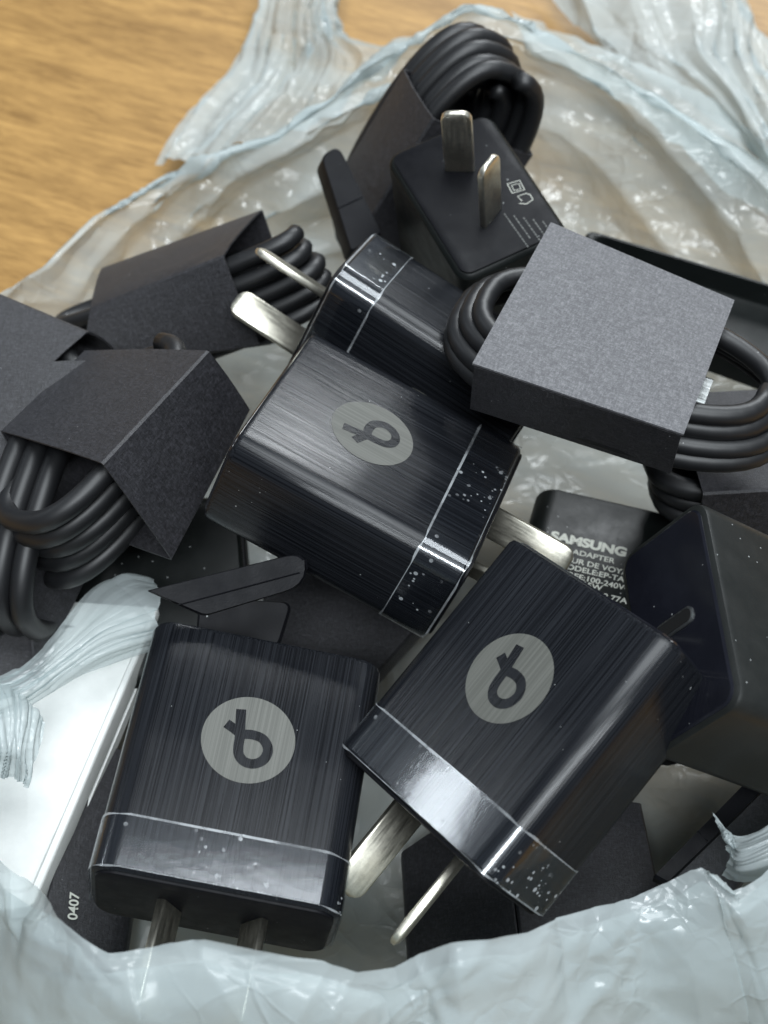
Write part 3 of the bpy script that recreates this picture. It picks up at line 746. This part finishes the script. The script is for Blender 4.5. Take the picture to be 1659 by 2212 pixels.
# handle lying back at the upper left
strap('handle', [[(560, -90, .010), (620, -80, .016), (690, -90, .016), (735, -60, .010)], [(545, 40, .010), (600, 50, .018), (680, 40, .016), (722, 60, .010)],
                 [(500, 150, .010), (590, 150, .020), (720, 130, .022), (832, 88, .024)], [(400, 240, .010), (520, 260, .024), (700, 220, .030), (900, 70, .040)], [(330, 350, .010), (480, 330, .026), (650, 290, .032), (840, 140, .046)]], 150, 140, 11, .42, pleat=5, pa=.0026, label='gathered handle lying back at the upper left')
# handle lying back at the upper right
strap('handle', [[(1130, -80, .008), (1350, -90, .016), (1520, -80, .016), (1610, -70, .008)], [(1215, 20, .008), (1400, 15, .018), (1560, 15, .018), (1640, 40, .010)],
                 [(1275, 88, .008), (1450, 105, .018), (1600, 115, .020), (1690, 120, .014)], [(1420, 185, .008), (1560, 200, .020), (1680, 230, .022), (1780, 230, .016)], [(1560, 270, .010), (1660, 330, .022), (1760, 380, .024), (1860, 380, .016)], [(1680, 360, .010), (1760, 420, .022), (1860, 480, .024), (1960, 480, .016)]], 150, 140, 12, .5, pleat=3, pa=.0030, label='smooth handle lying back at the upper right')
# outer layer spread behind the back wall
strap('outer_layer', [[(1105, 22, .036), (1290, 90, .020), (1480, 190, .016), (1700, 320, .016)], [(1120, 60, .036), (1290, 130, .026), (1460, 240, .022), (1680, 400, .020)], [(1150, 120, .030), (1290, 190, .024), (1440, 300, .022), (1660, 470, .018)]], 140, 50, 13, .5)
# twisted torn handle across the white tray
strap('torn_handle', [[(328, 1258, .0400), (346, 1290, .0420), (332, 1335, .0425), (344, 1365, .0415), (326, 1402, .0385)], [(262, 1246, .0410), (290, 1290, .0435), (292, 1340, .0440), (290, 1380, .0425), (276, 1420, .0390)], [(190, 1282, .0410), (212, 1325, .0435), (220, 1365, .0440), (214, 1410, .0425), (200, 1448, .0385)],
                      [(118, 1370, .0410), (132, 1395, .0425), (140, 1425, .0430), (138, 1455, .0420), (126, 1482, .0390)], [(36, 1456, .0410), (46, 1470, .0420), (50, 1490, .0425), (46, 1508, .0420), (38, 1530, .0400)], [(-60, 1488, .0410), (-56, 1502, .0420), (-56, 1520, .0425), (-58, 1540, .0420), (-60, 1565, .0400)]], 170, 180, 14, .10, pleat=4, pa=.00045, nc=14, lmin=.02, crs=.0005, label='torn handle end gathered like a tassel across the white tray')
strap('handle_loop', [[(-70, 1486, .0440), (10, 1484, .0455), (50, 1510, .0460), (96, 1566, .0440)], [(-70, 1550, .0470), (0, 1545, .0485), (48, 1572, .0480), (90, 1608, .0445)], [(-70, 1620, .0470), (0, 1622, .0480), (44, 1636, .0470), (72, 1664, .0435)], [(-70, 1690, .0430), (0, 1686, .0430), (36, 1690, .0425), (58, 1704, .0410)]], 110, 120, 15, .14, pleat=4, pa=.0006, nc=14, lmin=.02, crs=.0005)
strap('torn_handle', [[(1538, 1755, .058), (1560, 1800, .060), (1572, 1850, .060), (1560, 1890, .054)], [(1590, 1800, .060), (1600, 1830, .063), (1605, 1870, .062), (1600, 1910, .056)], [(1680, 1770, .062), (1690, 1810, .065), (1690, 1850, .064), (1690, 1900, .058)]], 110, 90, 16, .08, pleat=4, pa=.0005, nc=10, lmin=.02, crs=.0005, label='short torn handle end at the lower right')
# the film is doubled at the front, one hem behind the other
hs = slice(1, 24)
hem = np.stack([poly(r[hs], 420, False) for r in (ring(.955, -.002, .0015), ring(.88, -.003, .0062), ring(.60, -.006, .0185), ring(.25, -.010, .0300), ring(.06, -.018, .0305))])
hem = np.transpose(catmull(hem, 80, False), (1, 0, 2)).copy()
sheet('hem', tolocal(crumple(hem, False, 21, .2, 80)), False, bag)
